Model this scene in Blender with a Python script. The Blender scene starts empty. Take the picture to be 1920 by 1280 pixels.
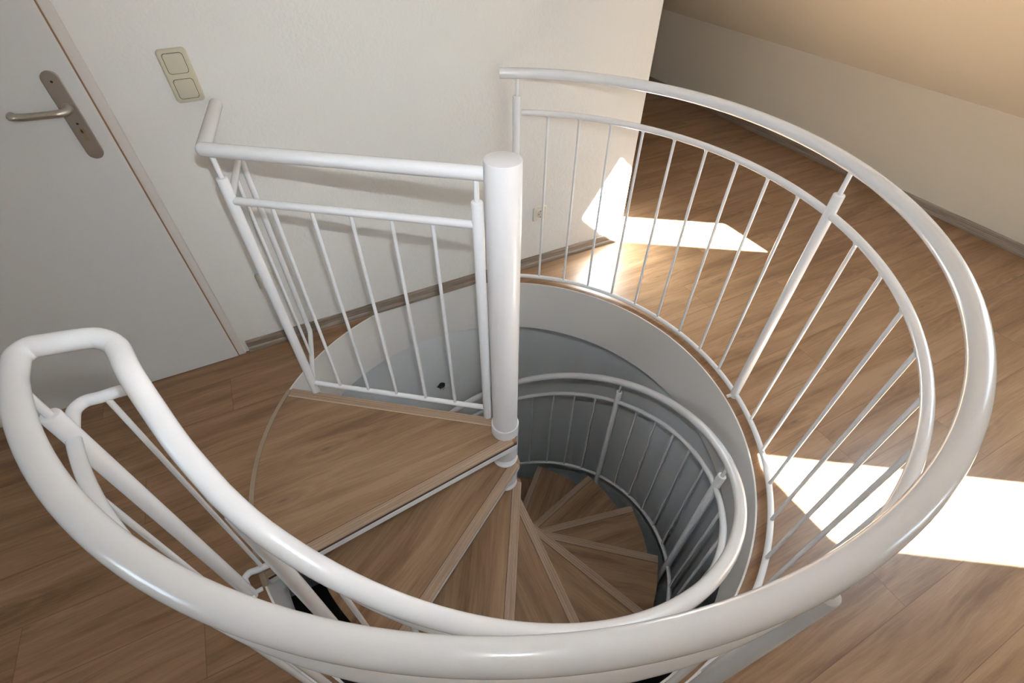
import bpy, bmesh, math, random
from mathutils import Vector, Matrix
random.seed(7)
PI = math.pi
rad = math.radians
scn = bpy.context.scene
COL = scn.collection

# ---------------------------------------------------------------- camera
RIGHT = Vector((0.99983876, -0.01707489, 0.00555834))
UP = Vector((0.00813256, 0.7065568, 0.7076096))
FWD = Vector((0.01600964, 0.7074503, -0.70658174))
CAM = Vector((0.0, -1.12427, 1.62723))
cd = bpy.data.cameras.new('camera')
cam = bpy.data.objects.new('camera', cd)
COL.objects.link(cam)
cam.matrix_world = Matrix(((RIGHT.x, UP.x, -FWD.x, CAM.x), (RIGHT.y, UP.y, -FWD.y, CAM.y),
                           (RIGHT.z, UP.z, -FWD.z, CAM.z), (0, 0, 0, 1)))
cd.sensor_width = 36.0
cd.lens = 900.25 / 1920 * 36.0
cd.clip_start = 0.02
scn.camera = cam

# room axes: t runs along the back wall, n runs into it; the pole is the origin, upper floor z = 0
AW = math.atan2(0.4366, 0.8996)
T = Vector((math.cos(AW), math.sin(AW), 0))
N = Vector((-math.sin(AW), math.cos(AW), 0))

# ---------------------------------------------------------------- sky, sun, flash, exposure
world = bpy.data.worlds.new('sky')
scn.world = world
world.use_nodes = True
bg = world.node_tree.nodes['Background']
bg.inputs[0].default_value = (0.55, 0.76, 1.0, 1)
bg.inputs[1].default_value = 8.0
sd = bpy.data.lights.new('sun', 'SUN')
sd.energy = 275.0
sd.angle = rad(0.6)
sd.color = (0.84, 0.95, 1.0)
sun = bpy.data.objects.new('sun', sd)
COL.objects.link(sun)
sdir = (T * -0.6555 + N * 1.168 + Vector((0, 0, -1))).normalized()
sun.rotation_euler = sdir.to_track_quat('-Z', 'Y').to_euler()
sun.location = (3, -4, 6)
# the photographer's flash, just above the lens
fd = bpy.data.lights.new('camera_flash', 'SPOT')
fd.energy = 43.0
fd.color = (0.92, 0.96, 1.0)
fd.spot_size = rad(126)
fd.spot_blend = 1.0
fd.shadow_soft_size = 0.010
fl = bpy.data.objects.new('camera_flash', fd)
COL.objects.link(fl)
fl.location = CAM + UP * 0.15 + RIGHT * 0.01
fl.rotation_euler = (FWD + UP * .22 - RIGHT * .06).to_track_quat('-Z', 'Y').to_euler()
scn.view_settings.view_transform = 'Standard'
scn.view_settings.look = 'None'
scn.view_settings.gamma = 1.0
scn.view_settings.use_curve_mapping = False
scn.view_settings.exposure = 0.33


# ---------------------------------------------------------------- materials
def new_mat(name, col=(0.8, 0.8, 0.8), rough=0.5, metal=0.0, spec=0.5, coat=0.0):
    m = bpy.data.materials.new(name)
    m.use_nodes = True
    b = m.node_tree.nodes['Principled BSDF']
    b.inputs['Base Color'].default_value = (*col, 1)
    b.inputs['Roughness'].default_value = rough
    b.inputs['Metallic'].default_value = metal
    b.inputs['Specular IOR Level'].default_value = spec
    b.inputs['Coat Weight'].default_value = coat
    b.inputs['Coat Roughness'].default_value = .13
    return m


class NT:
    def __init__(s, m):
        s.t = m.node_tree
        s.b = s.t.nodes['Principled BSDF']

    def n(s, typ, **kw):
        x = s.t.nodes.new(typ)
        for k, v in kw.items():
            setattr(x, k, v)
        return x

    def link(s, a, b):
        s.t.links.new(a, b)

    def math(s, op, a, b=None, c=None):
        x = s.n('ShaderNodeMath', operation=op)
        for i, v in enumerate((a, b, c)):
            if v is None:
                continue
            if isinstance(v, (int, float)):
                x.inputs[i].default_value = v
            else:
                s.link(v, x.inputs[i])
        return x.outputs[0]

    def comb(s, x, y, z):
        c = s.n('ShaderNodeCombineXYZ')
        for i, v in enumerate((x, y, z)):
            if isinstance(v, (int, float)):
                c.inputs[i].default_value = v
            else:
                s.link(v, c.inputs[i])
        return c.outputs[0]

    def noise(s, vec, scale=1, detail=2, rough=.5, dist=0):
        x = s.n('ShaderNodeTexNoise')
        s.link(vec, x.inputs['Vector'])
        x.inputs['Scale'].default_value = scale
        x.inputs['Detail'].default_value = detail
        x.inputs['Roughness'].default_value = rough
        x.inputs['Distortion'].default_value = dist
        return x.outputs['Fac']

    def ramp(s, fac, stops):
        r = s.n('ShaderNodeValToRGB')
        els = r.color_ramp.elements
        while len(els) < len(stops):
            els.new(0.5)
        for e, (p, c) in zip(els, stops):
            e.position = p
            e.color = (*c, 1)
        s.link(fac, r.inputs[0])
        return r.outputs[0]

    def mix(s, fac, a, b, blend='MIX'):
        x = s.n('ShaderNodeMix', data_type='RGBA', blend_type=blend)
        for i, v in ((0, fac), (6, a), (7, b)):
            if isinstance(v, (int, float)):
                x.inputs[i].default_value = v
            elif isinstance(v, tuple):
                x.inputs[i].default_value = (*v, 1)
            else:
                s.link(v, x.inputs[i])
        return x.outputs[2]

    def bump(s, h, strength=.2, dist=.002):
        b = s.n('ShaderNodeBump')
        b.inputs['Strength'].default_value = strength
        b.inputs['Distance'].default_value = dist
        s.link(h, b.inputs['Height'])
        s.link(b.outputs[0], s.b.inputs['Normal'])


WOOD_D, WOOD_M, WOOD_L = (0.200, 0.117, 0.066), (0.305, 0.190, 0.112), (0.395, 0.262, 0.165)


def wood_mat(name, planks=False, tint=1.0, rough=.42):
    m = new_mat(name, rough=rough, spec=.4)
    k = NT(m)
    tc = k.n('ShaderNodeTexCoord')
    sp = k.n('ShaderNodeSeparateXYZ')
    k.link(tc.outputs['Object'], sp.inputs[0])
    x, y, z = sp.outputs
    if planks:
        PW, PL = 0.1935, 1.285
        yy = k.math('DIVIDE', k.math('ADD', y, 1.146 + PW * 40), PW)
        row = k.math('FLOOR', yy)
        fy = k.math('SUBTRACT', yy, row)
        off = k.math('FRACT', k.math('MULTIPLY', row, 0.377))
        xx = k.math('ADD', k.math('DIVIDE', k.math('ADD', x, 60.0 * PL - 0.82), PL), k.math('SUBTRACT', off, 40 * 0.377 - math.floor(40 * 0.377)))
        colm = k.math('FLOOR', xx)
        fx = k.math('SUBTRACT', xx, colm)
        wn = k.n('ShaderNodeTexWhiteNoise', noise_dimensions='2D')
        k.link(k.comb(row, colm, 0), wn.inputs['Vector'])
        rnd = wn.outputs['Value']
        ey = k.math('MULTIPLY', k.math('MINIMUM', fy, k.math('SUBTRACT', 1.0, fy)), PW)
        ex = k.math('MULTIPLY', k.math('MINIMUM', fx, k.math('SUBTRACT', 1.0, fx)), PL)
        seam = k.math('LESS_THAN', k.math('MINIMUM', ex, ey), 0.0011)
    else:
        oi = k.n('ShaderNodeObjectInfo')
        rnd = oi.outputs['Random']
        seam = None
    ox = k.math('MULTIPLY', rnd, 37.0)
    oy = k.math('MULTIPLY', rnd, 11.0)
    X = k.math('ADD', x, ox)
    Y = k.math('ADD', y, oy)
    warp = k.noise(k.comb(k.math('MULTIPLY', X, 2.2), k.math('MULTIPLY', Y, 5.0), 0), 1, 2)
    Yw = k.math('ADD', Y, k.math('MULTIPLY', k.math('SUBTRACT', warp, .5), .055))
    # knots: stretched cells with rings
    vo = k.n('ShaderNodeTexVoronoi', feature='F1', voronoi_dimensions='2D')
    k.link(k.comb(k.math('MULTIPLY', X, 1.15), k.math('MULTIPLY', Y, 3.9), 0), vo.inputs['Vector'])
    vo.inputs['Scale'].default_value = 1.0
    kd = vo.outputs['Distance']
    broad = k.noise(k.comb(k.math('MULTIPLY', X, 1.5), k.math('MULTIPLY', Yw, 15.0), 0), 1, 3, .55, .5)
    mid = k.noise(k.comb(k.math('MULTIPLY', X, 5.0), k.math('MULTIPLY', Yw, 110.0), 0), 1, 4, .7, .3)
    fine = k.noise(k.comb(k.math('MULTIPLY', X, 14.0), k.math('MULTIPLY', Yw, 420.0), 0), 1, 3, .6)
    rings = k.math('SINE', k.math('MULTIPLY', kd, 70.0))
    nearknot = k.math('SUBTRACT', 1.0, k.math('MINIMUM', k.math('DIVIDE', kd, .30), 1.0))
    v = k.math('ADD', k.math('MULTIPLY', broad, .62), k.math('MULTIPLY', mid, .27))
    v = k.math('ADD', v, k.math('MULTIPLY', fine, .11))
    v = k.math('ADD', v, k.math('MULTIPLY', k.math('MULTIPLY', rings, nearknot), .045))
    v = k.math('ADD', v, k.math('MULTIPLY', k.math('SUBTRACT', rnd, .5), .05))
    tt = tint if isinstance(tint, tuple) else (tint,) * 3
    c = k.ramp(v, [(.365, tuple(a * b for a, b in zip(WOOD_D, tt))),
                   (.49, tuple(a * b for a, b in zip(WOOD_M, tt))), (.615, tuple(a * b for a, b in zip(WOOD_L, tt)))])
    core = k.math('LESS_THAN', kd, 0.030)
    soft = k.math('SUBTRACT', 1.0, k.math('MINIMUM', k.math('DIVIDE', kd, .05), 1.0))
    c = k.mix(k.math('MULTIPLY', soft, .6), c, (0.085, 0.050, 0.030))
    if seam is not None:
        c = k.mix(k.math('MULTIPLY', seam, .6), c, (0.12, 0.050, 0.022))
    k.link(c, k.b.inputs['Base Color'])
    h = k.math('ADD', k.math('MULTIPLY', fine, .6), k.math('MULTIPLY', mid, .4))
    if seam is not None:
        h = k.math('SUBTRACT', h, k.math('MULTIPLY', seam, 1.5))
    k.bump(h, .12, .0008)
    k.link(k.math('ADD', rough - .06, k.math('MULTIPLY', mid, .14)), k.b.inputs['Roughness'])
    return m


M_floor = wood_mat('laminate_floor', True, (.85, .785, .71), .36)
M_tread = wood_mat('laminate_tread', False, (.90, .87, .82))


def plaster(name, col, bump=.5, scale=95, rough=.75):
    m = new_mat(name, col, rough, spec=.3)
    k = NT(m)
    tc = k.n('ShaderNodeTexCoord')
    a = k.noise(tc.outputs['Object'], scale, 3, .6)
    b = k.noise(tc.outputs['Object'], scale * .35, 2, .5)
    k.bump(k.math('ADD', k.math('MULTIPLY', a, .6), k.math('MULTIPLY', b, .6)), bump, .003)
    return m


M_wall = plaster('white_woodchip_wall', (0.76, 0.75, 0.725), .55)
M_wall2 = plaster('cream_wall', (0.80, 0.76, 0.68), .25)
M_lower = plaster('grey_lower_plaster', (0.86, 0.875, 0.88), .5, 80)
M_ceil = plaster('cream_ceiling', (0.86, 0.80, 0.68), .2)
M_white = new_mat('white_lacquered_steel', (0.89, 0.905, 0.93), .24, spec=.5, coat=.4)
_k = NT(M_white)
_tc = _k.n('ShaderNodeTexCoord')
_k.bump(_k.noise(_tc.outputs['Object'], 70, 2, .5), .035, .002)
M_pole = new_mat('white_pole_lacquer', (0.80, 0.80, 0.82), .28, spec=.5, coat=.2)
M_lining = new_mat('lining_paint', (0.85, 0.83, 0.80), .45)
M_door = new_mat('door_white', (0.66, 0.655, 0.65), .42)
M_frame = new_mat('door_frame_paint', (0.66, 0.63, 0.60), .35)
M_seal = new_mat('brown_door_seal', (0.26, 0.14, 0.07), .6)
M_alu = new_mat('satin_aluminium', (0.44, 0.40, 0.37), .38, metal=.85)
M_lever = new_mat('brushed_lever', (0.60, 0.57, 0.53), .3, metal=.9)
M_black = new_mat('black_hole', (0.012, 0.012, 0.012), .6)
M_brass = new_mat('brass_cylinder', (0.42, 0.34, 0.24), .35, metal=.8)
M_beige = new_mat('beige_plastic', (0.56, 0.52, 0.40), .35)
M_rock = new_mat('beige_rocker', (0.54, 0.505, 0.40), .3)
M_cream = new_mat('cream_plastic', (0.72, 0.69, 0.60), .35)
M_gap = new_mat('dark_gap', (0.06, 0.045, 0.03), .7)
M_under = new_mat('brown_underlay', (0.075, 0.035, 0.022), .7)  # underlay brown, dark enough to paint in the shadow beneath the nosing
M_line = new_mat('pale_groove_highlight', (0.62, 0.52, 0.40), .35)  # pale colour for the highlight painted along the landing's rear groove


def base_mat(name, cols, rough=.45):
    m = new_mat(name, rough=rough)
    k = NT(m)
    tc = k.n('ShaderNodeTexCoord')
    sp = k.n('ShaderNodeSeparateXYZ')
    k.link(tc.outputs['Object'], sp.inputs[0])
    x, y, z = sp.outputs
    v = k.noise(k.comb(k.math('MULTIPLY', k.math('ADD', x, y), 3.0), 0.0, k.math('MULTIPLY', z, 160.0)), 1, 4, .6, .5)
    k.link(k.ramp(v, [(.3, cols[0]), (.7, cols[1])]), k.b.inputs['Base Color'])
    return m


M_base = base_mat('grey_oak_baseboard', ((0.135, 0.105, 0.082), (0.34, 0.275, 0.22)))
M_nose = new_mat('nosing_profile', rough=.38)
_k = NT(M_nose)
_tc = _k.n('ShaderNodeTexCoord')
_sp = _k.n('ShaderNodeSeparateXYZ')
_k.link(_tc.outputs['Object'], _sp.inputs[0])
_v = _k.noise(_k.comb(_k.math('MULTIPLY', _sp.outputs[0], 3.0), _k.math('MULTIPLY', _sp.outputs[1], 260.0), 0.0), 1, 3, .6, .3)
_k.link(_k.ramp(_v, [(.3, (0.31, 0.212, 0.148)), (.7, (0.48, 0.352, 0.255))]), _k.b.inputs['Base Color'])
M_strip = base_mat('tan_transition', ((0.30, 0.235, 0.165), (0.36, 0.285, 0.205)))


# ---------------------------------------------------------------- mesh helpers
def link(name, bm, mat, parent=None, smooth=False, loc=None, rotz=0.0):
    me = bpy.data.meshes.new(name)
    bmesh.ops.recalc_face_normals(bm, faces=bm.faces)
    if smooth:
        for f in bm.faces:
            f.smooth = True
        bm.normal_update()
        for e in bm.edges:
            if len(e.link_faces) == 2 and e.calc_face_angle(0) > rad(38):
                e.smooth = False
    bm.to_mesh(me)
    bm.free()
    me.materials.append(mat)
    o = bpy.data.objects.new(name, me)
    COL.objects.link(o)
    if loc is not None:
        o.location = loc
    o.rotation_euler = (0, 0, rotz)
    if parent is not None:
        o.parent = parent
        o.matrix_parent_inverse = INV[parent.name]
    return o


INV = {}


def reg(o, loc=(0, 0, 0), rotz=0.0):
    INV[o.name] = (Matrix.Translation(Vector(loc)) @ Matrix.Rotation(rotz, 4, 'Z')).inverted()


def thing(name, label, cat, loc=(0, 0, 0), group=None):
    o = bpy.data.objects.new(name, None)
    COL.objects.link(o)
    o.location = loc
    o.empty_display_size = .05
    o['label'] = label
    o['category'] = cat
    if group:
        o['group'] = group
    reg(o, loc)
    return o


def struct(name, bm, mat, smooth=False, rotz=AW):
    o = link(name, bm, mat, None, smooth, None, rotz)
    o['kind'] = 'structure'
    reg(o, (0, 0, 0), rotz)
    return o


def part(name, bm, mat, parent, smooth=False, loc=(0, 0, 0), rotz=0.0):
    o = link(name, bm, mat, parent, smooth, loc, rotz)
    INV[o.name] = (Matrix.Translation(Vector(loc)) @ Matrix.Rotation(rotz, 4, 'Z')).inverted()
    return o


def box(bm, x0, x1, y0, y1, z0, z1, bevel=0.0, seg=2):
    vs = [bm.verts.new((x, y, z)) for x in (x0, x1) for y in (y0, y1) for z in (z0, z1)]
    fs = [(0, 1, 3, 2), (4, 6, 7, 5), (0, 4, 5, 1), (2, 3, 7, 6), (0, 2, 6, 4), (1, 5, 7, 3)]
    faces = [bm.faces.new([vs[i] for i in f]) for f in fs]
    if bevel:
        ed = list({e for f in faces for e in f.edges})
        bmesh.ops.bevel(bm, geom=ed, offset=bevel, segments=seg, affect='EDGES', profile=.6)
    return bm


def tube(bm, pts, r, seg=20, caps=True, r_end=None):
    pts = [Vector(p) for p in pts]
    n = len(pts)
    tang = []
    for i in range(n):
        a = pts[max(i - 1, 0)]
        b = pts[min(i + 1, n - 1)]
        tang.append((b - a).normalized())
    ref = Vector((0, 0, 1)) if abs(tang[0].z) < .9 else Vector((1, 0, 0))
    u = tang[0].cross(ref).normalized()
    rings = []
    for i in range(n):
        t = tang[i]
        u = (u - t * u.dot(t)).normalized()
        v = t.cross(u)
        rr = r if r_end is None else r + (r_end - r) * i / (n - 1)
        rings.append([bm.verts.new(pts[i] + (u * math.cos(a) + v * math.sin(a)) * rr)
                      for a in (2 * PI * k / seg for k in range(seg))])
    for a, b in zip(rings[:-1], rings[1:]):
        for k in range(seg):
            bm.faces.new((a[k], a[(k + 1) % seg], b[(k + 1) % seg], b[k]))
    if caps in (True, 'start'):
        bm.faces.new(rings[0][::-1])
    if caps in (True, 'end'):
        bm.faces.new(rings[-1])
    return bm


def lathe(bm, prof, seg=48, center=(0, 0)):
    rings = []
    for r, z in prof:
        rings.append([bm.verts.new((center[0] + r * math.cos(2 * PI * k / seg), center[1] + r * math.sin(2 * PI * k / seg), z)) for k in range(seg)])
    for a, b in zip(rings[:-1], rings[1:]):
        for k in range(seg):
            bm.faces.new((a[k], a[(k + 1) % seg], b[(k + 1) % seg], b[k]))
    bm.faces.new(rings[0][::-1])
    bm.faces.new(rings[-1])
    return bm


def prism(bm, poly, z0, z1):
    a = [bm.verts.new((x, y, z0)) for x, y in poly]
    b = [bm.verts.new((x, y, z1)) for x, y in poly]
    n = len(poly)
    for i in range(n):
        bm.faces.new((a[i], a[(i + 1) % n], b[(i + 1) % n], b[i]))
    bm.faces.new(a[::-1])
    bm.faces.new(b)
    return bm


def extrude_x(bm, prof, x0, x1, skew0=0, skew1=0):
    a = [bm.verts.new((x0 + skew0 * i[0], i[0], i[1])) for i in prof]
    b = [bm.verts.new((x1 + skew1 * i[0], i[0], i[1])) for i in prof]
    n = len(prof)
    for i in range(n):
        bm.faces.new((a[i], a[(i + 1) % n], b[(i + 1) % n], b[i]))
    bm.faces.new(a[::-1])
    bm.faces.new(b)
    return bm


def ring_band(bm, r0, r1, z0, z1, a0, a1, seg=120):
    full = abs(a1 - a0) >= 2 * PI - 1e-6
    m = seg if full else seg + 1
    loops = []
    for i in range(m):
        a = a0 + (a1 - a0) * i / seg
        c, s = math.cos(a), math.sin(a)
        loops.append([bm.verts.new((r * c, r * s, z)) for r, z in ((r0, z0), (r1, z0), (r1, z1), (r0, z1))])
    for i in range(seg):
        p, q = loops[i], loops[(i + 1) % m]
        for k in range(4):
            bm.faces.new((p[k], p[(k + 1) % 4], q[(k + 1) % 4], q[k]))
    if not full:
        bm.faces.new(loops[0][::-1])
        bm.faces.new(loops[-1])
    return bm


def arc(R, z, a0, a1, n):
    return [Vector((R * math.cos(a0 + (a1 - a0) * i / n), R * math.sin(a0 + (a1 - a0) * i / n), z)) for i in range(n + 1)]


def catmull(P, sub=8):
    P = [Vector(p) for p in P]
    out = []
    for i in range(len(P) - 1):
        p0 = P[max(i - 1, 0)]
        p1, p2 = P[i], P[i + 1]
        p3 = P[min(i + 2, len(P) - 1)]
        for k in range(sub):
            t = k / sub
            out.append(.5 * ((2 * p1) + (p2 - p0) * t + (2 * p0 - 5 * p1 + 4 * p2 - p3) * t * t + (3 * p1 - p0 - 3 * p2 + p3) * t ** 3))
    out.append(P[-1])
    return out


# ================================================================ the room shell
R_HOLE = 0.9557
TH = 0.32
TL2 = -3.5 + (2.45 - .645) / .917
T0, T1, N0, N1 = -3.5, 3.262, -4.5, 4.2


def slab_ring(bm, z, rect, R, seg=144):
    """flat plate with a round hole: quads from the circle to the rectangle's edge"""
    t0, t1, n0, n1 = rect
    inner, outer = [], []
    angs = sorted(set([2 * PI * k / seg for k in range(seg)] + [math.atan2(y, x) % (2 * PI) for x in (t0, t1) for y in (n0, n1)]))
    for a in angs:
        c, s = math.cos(a), math.sin(a)
        k = min((t1 / c if c > 1e-9 else t0 / c if c < -1e-9 else 1e9), (n1 / s if s > 1e-9 else n0 / s if s < -1e-9 else 1e9))
        inner.append(bm.verts.new((R * c, R * s, z)))
        outer.append(bm.verts.new((k * c, k * s, z)))
    m = len(angs)
    for i in range(m):
        bm.faces.new((inner[i], outer[i], outer[(i + 1) % m], inner[(i + 1) % m]))
    return inner, outer


bm = bmesh.new()
i1, o1 = slab_ring(bm, 0.0, (T0, T1, N0, N1), R_HOLE + .006)
i0, o0 = slab_ring(bm, -.012, (T0, T1, N0, N1), R_HOLE + .006)
for k in range(len(i1)):
    j = (k + 1) % len(i1)
    bm.faces.new((i0[k], i1[k], i1[j], i0[j]))
    bm.faces.new((o1[k], o0[k], o0[j], o1[j]))
struct('floor', bm, M_floor)
bm = bmesh.new()
i1, o1 = slab_ring(bm, -.0125, (T0, T1, N0, N1), R_HOLE + .012)
i0, o0 = slab_ring(bm, -TH, (T0, T1, N0, N1), R_HOLE + .012)
for k in range(len(i1)):
    j = (k + 1) % len(i1)
    bm.faces.new((i0[k], i1[k], i1[j], i0[j]))
    bm.faces.new((o1[k], o0[k], o0[j], o1[j]))
struct('ceiling_lower', bm, M_ceil)

# round white steel lining of the stairwell opening
bm = bmesh.new()
ring_band(bm, R_HOLE, R_HOLE + .006, -TH - .003, .002, 0, 2 * PI, 192)
lin = struct('trim_1', bm, M_lining, True, 0.0)

bm = bmesh.new()
wpoly = [(T0, 0), (1.235, 0), (1.235, 2.455), (TL2, 2.455), (T0, .648)]
va = [bm.verts.new((t, .935, z)) for t, z in wpoly]
vb = [bm.verts.new((t, 1.06, z)) for t, z in wpoly]
for i in range(5):
    bm.faces.new((va[i], va[(i + 1) % 5], vb[(i + 1) % 5], vb[i]))
bm.faces.new(va)
bm.faces.new(vb[::-1])
struct('wall_back', bm, M_wall)
bm = bmesh.new()
box(bm, T1, T1 + .15, N0, N1, -.05, .645)
struct('wall_right', bm, M_wall2)
bm = bmesh.new()
box(bm, T0 - .15, T0, N0 - .15, N1 + .15, -.05, .645)
struct('wall_left', bm, M_wall2)
bm = bmesh.new()
box(bm, T0 - .1, T1 + .1, N0 - .15, N0, -.05, 2.5)
struct('wall_front', bm, M_wall2)
bm = bmesh.new()
box(bm, T0, T1, N1, N1 + .15, -.05, 2.5)
struct('wall_far', bm, M_wall2)
TC = 3.262 - (2.45 - .645) / .917
bm = bmesh.new()
TCL = T0 + (2.45 - .645) / .917
box(bm, TCL, TC, N0, N1, 2.45, 2.55)
struct('ceiling', bm, new_mat('white_flat_ceiling', (.87, .88, .89), .8))

# sloped ceiling with two roof-window openings and their deep reveals
def slope_z(t, side=1):
    return .645 + ((3.262 - t) if side > 0 else (t - T0)) * .917


def roof_slope(name, side, ts, ns, holes, D, wnames):
    """sloped ceiling, roof-window openings with reveals, and the window frames outside them"""
    SNs = Vector((.676 * side, 0, .737))
    bm = bmesh.new()
    grid = {}
    for i, t in enumerate(ts):
        for j, n in enumerate(ns):
            grid[i, j] = bm.verts.new((t, n, slope_z(t, side)))
    for i in range(len(ts) - 1):
        for j in range(len(ns) - 1):
            if i == 1 and j in holes:
                continue
            bm.faces.new((grid[i, j], grid[i + 1, j], grid[i + 1, j + 1], grid[i, j + 1]))
    for j in holes:
        a = [grid[1, j], grid[2, j], grid[2, j + 1], grid[1, j + 1]]
        b = [bm.verts.new(v.co + SNs * D) for v in a]
        for k in range(4):
            bm.faces.new((a[k], a[(k + 1) % 4], b[(k + 1) % 4], b[k]))
    struct(name, bm, M_ceil)
    ta, tb = ts[1], ts[2]
    for j, wn in zip(holes, wnames):
        n0, n1 = ns[j], ns[j + 1]
        bm = bmesh.new()
        for (a, b, c, d) in ((ta - .065, ta - .001, n0 - .06, n1 + .06), (tb + .001, tb + .065, n0 - .06, n1 + .06),
                             (ta - .001, tb + .001, n0 - .06, n0 - .001), (ta - .001, tb + .001, n1 + .001, n1 + .06)):
            v = []
            for t in (a, b):
                for n in (c, d):
                    for h in (D, D + .05):
                        v.append(bm.verts.new(Vector((t, n, slope_z(t, side))) + SNs * h))
            for f in ((0, 1, 3, 2), (4, 6, 7, 5), (0, 4, 5, 1), (2, 3, 7, 6), (0, 2, 6, 4), (1, 5, 7, 3)):
                bm.faces.new([v[q] for q in f])
        struct(wn, bm, M_white)


roof_slope('ceiling_slope', 1, [TC, 1.965, 2.703, 3.262], [N0, -3.272, -2.656, -1.160, -.575, N1], (1, 3), .20, ('window_1', 'window_2'))
roof_slope('ceiling_slope_left', -1, [TCL, -2.36, -2.92, T0], [N0, -.98, -.42, N1], (1,), .30, ('window_3',))

# lower storey
ZL = -2.652
bm = bmesh.new()
box(bm, -2.3, .645, .965, 1.10, ZL, -TH)
struct('wall_lower_back', bm, M_lower)
bm = bmesh.new()
XR, RF = 1.06, .42           # rounded corner of the lower stair shaft
prof = [(XR, -3.0)] + [(XR - RF + RF * math.cos(rad(q)), .964 - RF + RF * math.sin(rad(q))) for q in range(0, 91, 5)]
outer = [(XR + .15, 1.08), (XR + .15, -3.0)]
pl = prof + [(XR - RF, 1.08)] + outer
prism(bm, pl, ZL, -TH)
struct('wall_lower_right', bm, M_lower, True)
bm = bmesh.new()
box(bm, -2.4, -2.3, -3.0, .965, ZL, -TH)
struct('wall_lower_left', bm, M_lower)
bm = bmesh.new()
box(bm, -2.3, 1.06, -3.15, -3.0, ZL, -TH)
struct('wall_lower_front', bm, M_lower)
bm = bmesh.new()
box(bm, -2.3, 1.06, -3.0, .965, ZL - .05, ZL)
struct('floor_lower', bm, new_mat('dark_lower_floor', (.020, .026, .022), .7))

# baseboards (moulded profile)
PROF = [(0, 0), (-.0145, 0), (-.0145, .014), (-.0125, .020), (-.0075, .026), (-.0075, .052), (-.005, .060), (0, .062)]
bm = bmesh.new()
extrude_x(bm, [(.9349 + a, b + .0005) for a, b in PROF], -.872, 1.235)
struct('baseboard_back', bm, M_base)
bm = bmesh.new()
a = [bm.verts.new((T1 - .0002 + p, N0, z + .0005)) for p, z in PROF]
b = [bm.verts.new((T1 - .0002 + p, N1, z + .0005)) for p, z in PROF]
for i in range(len(PROF)):
    j = (i + 1) % len(PROF)
    bm.faces.new((a[i], a[j], b[j], b[i]))
bm.faces.new(a[::-1])
bm.faces.new(b)
struct('baseboard_right', bm, M_base)

# ================================================================ the door
bm = bmesh.new()
box(bm, -1.86, -.921, .912, .9348, .007, 2.0, .0015, 1)
door = struct('door_1', bm, M_door)


def dpart(name, bm, mat, parent, smooth=False):
    o = link(name, bm, mat, parent, smooth, (0, 0, 0), AW)
    INV[o.name] = Matrix.Rotation(AW, 4, 'Z').inverted()
    return o


bm = bmesh.new()
box(bm, -.9205, -.889, .9225, .9349, 0.001, 2.04, .003, 2)
box(bm, -1.90, -.9205, .9225, .9349, 2.002, 2.04)
dpart('door_frame', bm, M_frame, door)
bm = bmesh.new()
box(bm, -.9210, -.9175, .9155, .9225, 0.010, 2.0)
dpart('door_seal', bm, M_seal, door)


def rounded_plate(bm, cx, cz, w, h, y0, y1, r, seg=12):
    pts = []
    for sx, sz, a0 in ((1, 1, 0), (-1, 1, 90), (-1, -1, 180), (1, -1, 270)):
        for k in range(seg + 1):
            a = rad(a0 + 90 * k / seg)
            pts.append((cx + sx * (w / 2 - r) + r * math.cos(a), cz + sz * (h / 2 - r) + r * math.sin(a)))
    out = []
    for p in pts:
        if not out or (abs(out[-1][0] - p[0]) + abs(out[-1][1] - p[1])) > 1e-6:
            out.append(p)
    A = [bm.verts.new((x, y1, z)) for x, z in out]
    k = .0012
    B = [bm.verts.new((x, y0 + k, z)) for x, z in out]
    Cc = [bm.verts.new((cx + (x - cx) * (1 - 2 * k / w), y0, cz + (z - cz) * (1 - 2 * k / h))) for x, z in out]
    n = len(out)
    for P, Q in ((A, B), (B, Cc)):
        for i in range(n):
            bm.faces.new((P[i], P[(i + 1) % n], Q[(i + 1) % n], Q[i]))
    bm.faces.new(A)
    bm.faces.new(Cc[::-1])
    return bm


hs, hz = -.984, 1.080
bm = bmesh.new()
rounded_plate(bm, hs, hz, .044, .250, .904, .9119, .0219)
plate = dpart('handle_plate', bm, M_alu, door)
bm = bmesh.new()
path = catmull([(hs, .904, 1.108), (hs, .880, 1.108), (hs - .004, .866, 1.108), (hs - .016, .858, 1.108), (hs - .05, .857, 1.109),
                (hs - .095, .857, 1.111), (hs - .118, .860, 1.112), (hs - .128, .870, 1.112), (hs - .129, .884, 1.112)], 8)
tube(bm, path, .0098, 20)
dpart('door_handle', bm, M_lever, door, True)
bm = bmesh.new()
tube(bm, [(hs, .9042, 1.108), (hs, .898, 1.108)], .0135, 24)
dpart('lever_rose', bm, M_lever, plate, True)


def disc(bm, cx, cz, r, y0, y1):
    return tube(bm, [(cx, y1, cz), (cx, y0, cz)], r, 16)


for z in (1.178, 1.062):
    bm = bmesh.new()
    disc(bm, hs, z, .0032, .9034, .9042)
    dpart('screw_hole', bm, M_black, plate)
bm = bmesh.new()
disc(bm, hs, 1.040, .0085, .9028, .9045)
box(bm, hs - .005, hs + .005, .9030, .9045, 1.010, 1.034)
dpart('lock_cylinder', bm, M_brass, plate)
bm = bmesh.new()
box(bm, hs - .0014, hs + .0014, .9024, .9029, 1.034, 1.046)
disc(bm, hs, 1.040, .0030, .9023, .9030)
dpart('keyhole', bm, M_black, plate)

# ================================================================ switches and sockets
WROT = AW


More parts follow.
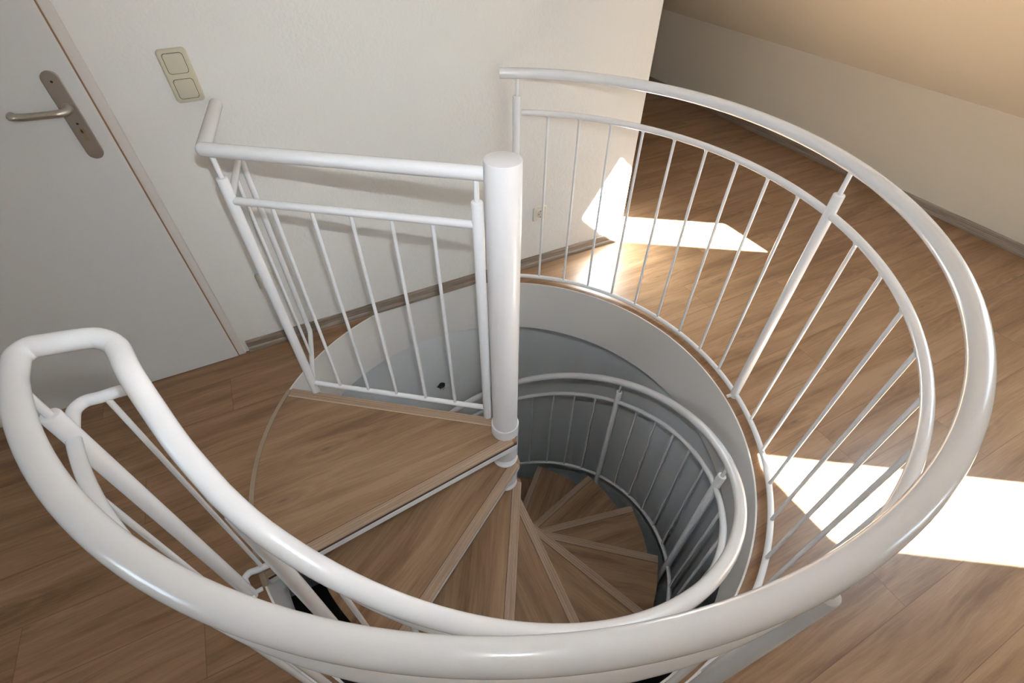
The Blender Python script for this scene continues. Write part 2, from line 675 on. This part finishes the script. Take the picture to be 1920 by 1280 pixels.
def wall_thing(name, label, cat, s, z, y, group=None):
    loc = T * s + N * y + Vector((0, 0, z))
    o = bpy.data.objects.new(name, None)
    COL.objects.link(o)
    o.location = loc
    o.rotation_euler = (0, 0, AW)
    o.empty_display_size = .05
    o['label'] = label
    o['category'] = cat
    if group:
        o['group'] = group
    INV[o.name] = Matrix.Identity(4)
    return o


def lpart(name, bm, mat, parent, smooth=False):
    o = link(name, bm, mat, parent, smooth, (0, 0, 0), 0)
    o.matrix_parent_inverse = Matrix.Identity(4)
    INV[o.name] = Matrix.Identity(4)
    return o


def rplate(bm, w, h, y0, y1, r, cz=0, dome=0.0):
    """rounded plate facing -y, local frame of a wall thing, edges drawn in by dome"""
    rounded_plate(bm, 0, cz, w, h, y0 + .0, y1, r, 6)
    return bm


def stepped(bm, w, h, r, levels, cz=0):
    """stack of rounded outlines: levels = (shrink, y) giving a pillowed front"""
    rings = []
    for sh, y in levels:
        pts = []
        for sx, sz, a0 in ((1, 1, 0), (-1, 1, 90), (-1, -1, 180), (1, -1, 270)):
            for k in range(7):
                a = rad(a0 + 90 * k / 6)
                rr = max(r - sh, .0005)
                pts.append(bm.verts.new((sx * (w / 2 - r) + rr * math.cos(a), y, cz + sz * (h / 2 - r) + rr * math.sin(a))))
        rings.append(pts)
    n = len(rings[0])
    for P, Q in zip(rings[:-1], rings[1:]):
        for i in range(n):
            bm.faces.new((P[i], P[(i + 1) % n], Q[(i + 1) % n], Q[i]))
    bm.faces.new(rings[0])
    bm.faces.new(rings[-1][::-1])
    return bm


sw = wall_thing('light_switch', 'beige double light switch with stacked rockers, beside the door', 'light switch', -.667, 1.147, .935)
bm = bmesh.new()
stepped(bm, .083, .152, .012, [(0, -.0002), (0, -.005), (.003, -.0085), (.006, -.0095)])
swf = lpart('switch_frame', bm, M_beige, sw)
for cz in (.036, -.036):
    bm = bmesh.new()
    stepped(bm, .0575, .0575, .009, [(0, -.0090), (0, -.0100)], cz)
    g = lpart('rocker_gap', bm, M_gap, swf)
    bm = bmesh.new()
    stepped(bm, .0545, .0545, .008, [(0, -.0099), (0, -.0112), (.002, -.0122)], cz)
    lpart('rocker', bm, M_rock, sw)


def socket(s, z, label):
    so = wall_thing('wall_socket', label, 'socket', s, z, .935, 'wall sockets above the baseboard')
    bm = bmesh.new()
    stepped(bm, .080, .080, .010, [(0, -.0002), (0, -.004), (.003, -.008), (.005, -.009)])
    fr = lpart('socket_frame', bm, M_cream, so)
    bm = bmesh.new()
    stepped(bm, .054, .054, .010, [(0, -.0088), (0, -.0110), (.002, -.0120)])
    ins = lpart('socket_insert', bm, M_cream, so)
    bm = bmesh.new()
    tube(bm, [(0, -.0121, 0), (0, -.0128, 0)], .0195, 28)
    tube(bm, [(0, -.0115, 0), (0, -.0124, 0)], .0215, 28)
    lpart('socket_well', bm, M_rock, so)
    bm = bmesh.new()
    for x in (-.0095, .0095):
        tube(bm, [(x, -.0127, 0), (x, -.0133, 0)], .0028, 12)
    box(bm, -.002, .002, -.0134, -.0127, .014, .0185)
    box(bm, -.002, .002, -.0134, -.0127, -.0185, -.014)
    lpart('contact', bm, M_black, so)


socket(.664, .325, 'cream wall socket low on the wall right of the steel pole')
socket(-.680, .350, 'wall socket half hidden behind the outer post of the straight railing')

# small broken-out hole with cable ends in the lower wall
ca = wall_thing('cable_hole', 'small black hole with stray cable ends in the grey wall below the landing', 'cable outlet', .014, -.765, .965)
bm = bmesh.new()
random.seed(3)
pts = []
for k in range(14):
    a = 2 * PI * k / 14
    r = .020 + .009 * random.random()
    pts.append((r * math.cos(a) * 1.15, r * math.sin(a) * 1.1))
A = [bm.verts.new((x, -.0002, z)) for x, z in pts]
B = [bm.verts.new((x * .8, -.004, z * .8)) for x, z in pts]
for i in range(14):
    bm.faces.new((A[i], A[(i + 1) % 14], B[(i + 1) % 14], B[i]))
bm.faces.new(A)
bm.faces.new(B[::-1])
lpart('hole', bm, M_black, ca)
for q, (dx, dz) in enumerate(((.018, -.020), (-.016, -.022), (.006, -.034))):
    bm = bmesh.new()
    tube(bm, catmull([(0, -.001, 0), (dx * .4, -.015, dz * .2), (dx, -.018, dz * .8)], 5), .0016, 8)
    lpart('cable_end', bm, M_black, ca, True)

# ================================================================ spiral staircase
ZB = ZL
st = thing('spiral_staircase', 'white steel spiral staircase with oak-look treads winding down around its central pole', 'staircase', (0, 0, ZB))
RISE = .204
STEP = 27.0
PHI0 = 211.5          # azimuth of the landing's front edge
R_TR = .83

# pole: slim upper section standing in the thick sleeves
bm = bmesh.new()
lathe(bm, [(.0482, -.01), (.0482, 1.1195), (.0475, 1.1222), (.0455, 1.123)], 64)
part('pole', bm, M_pole, st, True)
bm = bmesh.new()
lathe(bm, [(.0535, -.16), (.0535, .0005), (.0550, .001), (.0550, .046), (.0540, .0505), (.0515, .052), (.0490, .050)], 64)
part('collar', bm, M_pole, st, True)
for k in range(1, 13):
    bm = bmesh.new()
    z = -RISE * k
    lathe(bm, [(.0535, max(z - .16, ZB) - .004), (.0535, z + .004), (.0525, z + .0055)], 48)
    part('sleeve', bm, M_pole, st, True)

NOSE = [(.075, -.0045), (.075, -.001), (.0735, .0022), (.066, .0026), (.0652, .0012), (.0632, .0012), (.0624, .0026), (.056, .0026),
        (.0552, .0012), (.0532, .0012), (.0524, .0026), (.0455, .0026), (.0447, .0012), (.0427, .0012), (.0419, .0026), (.036, .0022), (.035, .0), (.035, -.002), (.071, -.002), (.071, -.0045)]


def tread_poly(inset=0.0, back=-30.5, fr=.075, R=R_TR):
    p = []
    y1 = fr - inset
    r = R - inset
    xo = math.sqrt(r * r - y1 * y1)
    p.append((-.012 + inset, y1))
    p.append((xo, y1))
    a1 = math.atan2(y1, xo)
    a2 = rad(back)
    for i in range(1, 17):
        a = a1 + (a2 - a1) * i / 16
        p.append((r * math.cos(a), r * math.sin(a)))
    p.append((-.03 * math.cos(a2) , -.062))
    p.append((-.045, -.03))
    p.append((-.035, .04))
    return p[::-1]


def build_tread(k, label=None):
    az = rad(PHI0 + STEP * k)
    z = -RISE * k
    bm = bmesh.new()
    prism(bm, tread_poly(.0045), -.011, 0.0)
    t = part('tread', bm, M_tread, st, False, (0, 0, z), az)
    xo = math.sqrt(R_TR ** 2 - .075 ** 2)

    def sub(name, bm, mat):
        o = link(name, bm, mat, t, False, (0, 0, 0), 0)
        o.matrix_parent_inverse = Matrix.Identity(4)
        return o
    bm = bmesh.new()
    extrude_x(bm, NOSE, -.012, xo, .25, 0)
    sub('nosing', bm, M_nose)
    bm = bmesh.new()
    box(bm, .03, xo - .002, .0333, .0352, -.004, .0006)
    sub('groove', bm, M_under)
    bm = bmesh.new()
    prism(bm, tread_poly(.0060), -.021, -.0112)
    sub('underlay_and_shade', bm, M_under)  # underlay edge, its dark colour doubling as the nosing's shadow
    bm = bmesh.new()
    prism(bm, tread_poly(.0050), -.042, -.0212)
    sub('steel_plate', bm, M_white)
    return t


for k in range(1, 13):
    build_tread(k)

# landing platform, level with the upper floor
AB = rad(169.1)       # direction of its rear edge
AF = rad(PHI0)
RL = R_HOLE - .004


def on_line(az, off, R):
    """point at radius R on the line of direction az shifted sideways (ccw +) by off"""
    x = math.sqrt(R * R - off * off)
    return Vector((x * math.cos(az) - off * math.sin(az), x * math.sin(az) + off * math.cos(az)))


def landing_poly(fr, bk, R, x0=-.0):
    F = on_line(AF, fr, R)
    Bk = on_line(AB, -bk, R)
    a0 = math.atan2(Bk.y, Bk.x) % (2 * PI)
    a1 = math.atan2(F.y, F.x) % (2 * PI)
    p = [(R * math.cos(a0 + (a1 - a0) * i / 30), R * math.sin(a0 + (a1 - a0) * i / 30)) for i in range(31)]
    f2 = (-.012 * math.cos(AF) - fr * math.sin(AF), -.012 * math.sin(AF) + fr * math.cos(AF))
    b2 = (.0 * math.cos(AB) + bk * math.sin(AB), .0 * math.sin(AB) - bk * math.cos(AB))
    return p + [f2, (.045, .0), b2]


bm = bmesh.new()
prism(bm, landing_poly(.070, .043, RL), -.011, 0.0)
bmesh.ops.rotate(bm, verts=bm.verts, cent=(0, 0, 0), matrix=Matrix.Rotation(-AW, 3, 'Z'))
land = part('landing', bm, M_tread, st, False, (0, 0, 0), AW)
# grain of the landing follows the floor
bmw = None


def wsub(name, bm, mat, parent, smooth=False, rotz=0.0):
    o = link(name, bm, mat, parent, smooth, (0, 0, 0), rotz)
    o.matrix_parent_inverse = INV[parent.name]
    return o


bm = bmesh.new()
extrude_x(bm, NOSE, -.012, math.sqrt(RL * RL - .075 ** 2) - .002, .25, 0)
wsub('nosing', bm, M_nose, land, False, AF)
bm = bmesh.new()
box(bm, .055, RL - .006, .0333, .0352, -.004, .0006)
wsub('groove', bm, M_under, land, False, AF)
bm = bmesh.new()
RN = [(-a + .027, b) for a, b in NOSE]
extrude_x(bm, RN, .052, math.sqrt(RL * RL - .048 ** 2) - .002, 0, 0)
wsub('nosing', bm, M_nose, land, False, AB)
bm = bmesh.new()
box(bm, .055, RL - .006, -.0085, -.0062, -.002, .0022)
bmesh.ops.rotate(bm, verts=bm.verts, cent=(0, 0, 0), matrix=Matrix.Rotation(AB, 3, 'Z'))
wsub('groove_highlight', bm, M_line, land)  # highlight of the groove, put in as a pale strip
bm = bmesh.new()
prism(bm, landing_poly(.0710, .040, RL - .004), -.025, -.0112)
wsub('underlay_and_shade', bm, M_under, land)  # deeper dark edge: underlay plus painted shade below the landing's nosing
bm = bmesh.new()
prism(bm, landing_poly(.0725, .041, RL - .002), -.052, -.0252)
wsub('steel_plate', bm, M_white, land)
bm = bmesh.new()
ring_band(bm, R_HOLE - .006, R_HOLE + .010, .0006, .0036, rad(166.8), rad(217.5), 60)
o = wsub('transition_strip', bm, M_strip, land, True)

# helical balustrade
HA, HB = .914, .4394
R_H = .872


def hel(phi_deg, dz=0.0, R=R_H):
    """phi in degrees measured from -130 upward"""
    a = rad(phi_deg)
    z = HA - HB * (a - rad(-130)) - dz
    return Vector((R * math.cos(a), R * math.sin(a), z))


TURN = [(-.797, -.604), (-.812, -.580), (-.825, -.556), (-.8255, -.541), (-.817, -.528), (-.794, -.519), (-.769, -.506), (-.742, -.4935),
        (-.722, -.494), (-.705, -.502), (-.690, -.516)]
HEND = 172


def turn_path(z0, dz):
    """rail path through the hairpin: level guard end -> start of the helix"""
    if dz == DM:
        P = [(x, y, z0) for x, y in TURN[:7]]
        P += [(-.747, -.499, .876), (-.722, -.515, .871), (-.690, -.545, .858), (-.632, -.596, .826), (-.588, -.630, .797), (-.545, -.662, .766), (-.506, -.688, .735)]
        return P + [tuple(hel(-124.0, DM, .853))]
    if dz == DB:
        P = [(x, y - .020 * min(i / 3, 1), z0) for i, (x, y) in enumerate(TURN[:8])]
        P += [(-.722, -.530, .018), (-.700, -.543, .012), (-.668, -.568, .0)]
        return P + [tuple(hel(a, DB, R)) for a, R in ((-135.0, .864), (-130.0, .866), (-124.0, .868))]
    n = len(TURN)
    P = []
    zs = hel(-139.5, dz).z
    for i, (x, y) in enumerate(TURN):
        f = max(0.0, (i - 4) / (n - 1 - 4))
        f = f * f * (3 - 2 * f) * .62
        P.append((x, y, z0 + (zs - z0) * f))
    ring = {0: (.8595, .8605, .864, .869), DM: (.8595, .857, .855, .853), DB: (.862, .864, .866, .868)}[dz]
    for ph, R in zip((-139.0, -135.0, -130.0, -124.0), ring):
        v = hel(ph, dz, R)
        if ph < -137:
            v.z = zs * .8 + z0 * .2
        P.append(tuple(v))
    return P


R_RAIL, R_MID, R_BOT, R_BAL, R_POST, R_STEM = .0196, .0122, .0105, .0060, .0168, .0074
DM, DB, DC = .168, .995, .077


def r_mid(a):
    """the middle rail runs slightly inside the handrail near the top of the flight"""
    f = min(max((a + 100.0) / 14.0, 0.0), 1.0)
    return .853 + (.868 - .853) * f * f * (3 - 2 * f)


def helix_rail(name, dz, r, dz_end=None):
    pts = [hel(-124.25, dz, {0: .869, DM: .853}.get(dz, .868))]
    a = -124.0
    while a <= HEND:
        Rr = (R_H if a > -119 else .869 + (a + 124) / 5 * .003) if dz == 0 else (r_mid(a) if dz == DM else .868)
        pts.append(hel(a, dz, Rr))
        a += 2.0
    bm = bmesh.new()
    tube(bm, pts, r, {R_RAIL: 32, R_MID: 24, R_BOT: 20}[r], 'end')
    return part(name, bm, M_white, st, True)


helix_rail('handrail', 0, R_RAIL)
helix_rail('middle_rail', DM, R_MID)
helix_rail('bottom_rail', DB, R_BOT)
hposts = [-124.3, -65.6, -11.9, 41.9, 95.6, 149.4]
hbal = [-112.8, -103.0, -93.5, -84.0, -75.0]
for k in range(1, 5):
    for j in range(1, 6):
        hbal.append(hposts[k] + (hposts[k + 1] - hposts[k]) * j / 6)
for a in hbal:
    p = hel(a, 0, r_mid(a) + .004 * (a < -90))
    bm = bmesh.new()
    tube(bm, [(p.x, p.y, p.z - DB), (p.x, p.y, p.z - DM)], R_BAL, 12)
    part('baluster', bm, M_white, st, True)


def post_mesh(bm, x, y, z0, zc, r=None):
    r = r or R_POST
    lathe(bm, [(r * .98, z0), (r, z0 + .002), (r, zc - .003), (r * .93, zc - .0008), (r * .8, zc)], 24, (x, y))
    return bm


for a in hposts:
    p = hel(a, 0, .868 + .004 * (a < -100))
    bm = bmesh.new()
    zt = -RISE * math.ceil((a + 360.0 - PHI0) / STEP)
    post_mesh(bm, p.x, p.y, min(p.z - DB - .012, zt - .045), p.z - DC)
    po = part('post', bm, M_white, st, True)
    bm = bmesh.new()
    tube(bm, [(p.x, p.y, p.z - DC - .004), (p.x, p.y, p.z - R_RAIL * .6)], R_STEM, 14)
    wsub('stem', bm, M_white, po, True)
    bm = bmesh.new()
    q = Vector((math.cos(rad(a)), math.sin(rad(a)), 0))
    tube(bm, [q * .822 + Vector((0, 0, zt - .030)), q * .866 + Vector((0, 0, zt - .030))], .008, 12)
    wsub('bracket', bm, M_white, po, True)

# ================================================================ curved guard railing around the opening
ZH, ZM, ZBT, ZC = 1.028, .878, .021, .943
gd = thing('curved_guard_railing', 'white curved steel guard railing around the floor opening, its handrail looping back at the left', 'railing', (1, 0, 0))


def guard_rail(name, z, r, a_start, dz, seg=28):
    pts = arc(1.0, z, rad(a_start), rad(-141.5), 130)
    pts[-1] = pts[-1]
    P = [tuple(p) for p in pts[-3:]] + turn_path(z, dz)
    c = catmull(P, 8)
    full = pts[:-3] + c
    bm = bmesh.new()
    tube(bm, full, r, seg, 'start')
    return part(name, bm, M_white, gd, True)


guard_rail('handrail', ZH, R_RAIL, 90.6, 0, 32)
guard_rail('middle_rail', ZM, R_MID, 85.3, DM, 24)
guard_rail('bottom_rail', ZBT, R_BOT, 85.6, DB, 20)
gposts = [86.6, 9.24, -65.0, -142.4]
gbal = []
for a, b, m in ((86.6, 9.24, 9), (9.24, -65.0, 8), (-65.0, -142.4, 8)):
    gbal += [a + (b - a) * j / (m + 1) for j in range(1, m + 1)]
for a in gbal:
    c, s = math.cos(rad(a)), math.sin(rad(a))
    bm = bmesh.new()
    tube(bm, [(c, s, ZBT), (c, s, ZM)], R_BAL, 12)
    # little weld fillet under the middle rail
    tube(bm, [(c, s, ZM - R_MID - .006), (c, s, ZM - R_MID * .7)], R_BAL, 12, True, R_BAL * 1.7)
    part('baluster', bm, M_white, gd, True)
for a in gposts:
    kr = 1.012 if a == -65.0 else 1.0
    c, s = kr * math.cos(rad(a)), kr * math.sin(rad(a))
    bm = bmesh.new()
    post_mesh(bm, c, s, 0.0005, ZC)
    po = part('post', bm, M_white, gd, True)
    bm = bmesh.new()
    tube(bm, [(c, s, ZC - .004), (c, s, ZH - R_RAIL * .6)], R_STEM, 14)
    wsub('stem', bm, M_white, po, True)
    bm = bmesh.new()
    tube(bm, [(c * .995, s * .995, .012), (c * .968, s * .968, .004)], .0075, 10)
    wsub('foot_bolt', bm, M_white, po, True)
# single rod in the hairpin
bm = bmesh.new()
tube(bm, [(-.784, -.530, ZBT), (-.784, -.520, ZM)], R_BAL, 12)
part('baluster', bm, M_white, gd, True)

# ================================================================ short straight railing beside the landing
sr = thing('straight_railing', 'short straight white railing from the steel pole to the wall along the landing edge', 'railing', (-.83, .21, 0))
DD = Vector((-.982, .189, 0))
NN = Vector((.189, .982, 0))
OFF = NN * .053


def sp(s, z):
    return OFF + DD * s + Vector((0, 0, z))


ZH2, ZM2, ZB2, ZC2 = 1.056, .902, .058, .975
S_OUT, S_IN = .842, .083
P_out = sp(S_OUT, 0)
WDIR = Vector((-.300, .954, 0)).normalized()
LW = (.935 - P_out.dot(N)) / WDIR.dot(N)
# handrail: mitred corner, then short return to the wall
corner = sp(S_OUT + .018, ZH2)
for nm, pts in (('handrail', [sp(.035, ZH2), corner]), ('wall_handrail', [corner - WDIR * .002, corner + WDIR * (LW - .026)])):
    bm = bmesh.new()
    L = [pts[0] + (pts[1] - pts[0]) * i / 6 for i in range(7)]
    tube(bm, L, R_RAIL, 28)
    if nm == 'handrail':
        # rounded mitre knuckle
        bmesh.ops.create_uvsphere(bm, u_segments=24, v_segments=16, radius=R_RAIL, matrix=Matrix.Translation(corner))
    part(nm, bm, M_white, sr, True)
bm = bmesh.new()
tube(bm, [sp(S_OUT, ZM2), sp(S_IN, ZM2)], R_MID, 22)
part('middle_rail', bm, M_white, sr, True)
bm = bmesh.new()
tube(bm, [sp(S_OUT, ZB2), sp(S_IN, ZB2)], R_BOT, 20)
part('bottom_rail', bm, M_white, sr, True)
for s, z0 in ((S_OUT, .0032), (S_IN, .0032)):
    p = sp(s, 0)
    bm = bmesh.new()
    post_mesh(bm, p.x, p.y, z0, ZC2)
    po = part('post', bm, M_white, sr, True)
    bm = bmesh.new()
    tube(bm, [sp(s, ZC2 - .004), sp(s, ZH2 - R_RAIL * .6)], R_STEM, 14)
    wsub('stem', bm, M_white, po, True)
for s in (.714, .589, .466, .341, .217):
    bm = bmesh.new()
    tube(bm, [sp(s, ZB2), sp(s, ZM2)], R_BAL, 12)
    part('baluster', bm, M_white, sr, True)
# small closed frame reaching back to the wall
LF = LW - .055
zz = []
for (l, z) in ((0, ZM2), (LF * .5, ZM2), (LF - .03, ZM2), (LF - .008, ZM2 - .006), (LF, ZM2 - .03), (LF, .5), (LF, .10), (LF - .004, .068), (LF - .02, .052),
               (LF * .5, ZB2 - .01), (0, ZB2 - .012)):
    zz.append(P_out + WDIR * l + Vector((0, 0, z)))
bm = bmesh.new()
tube(bm, catmull(zz, 5), R_MID * .9, 18)
part('return_frame', bm, M_white, sr, True)
bm = bmesh.new()
pb = P_out + WDIR * (LF * .5)
tube(bm, [pb + Vector((0, 0, ZB2 - .01)), pb + Vector((0, 0, ZM2))], R_BAL, 12)
part('baluster', bm, M_white, sr, True)
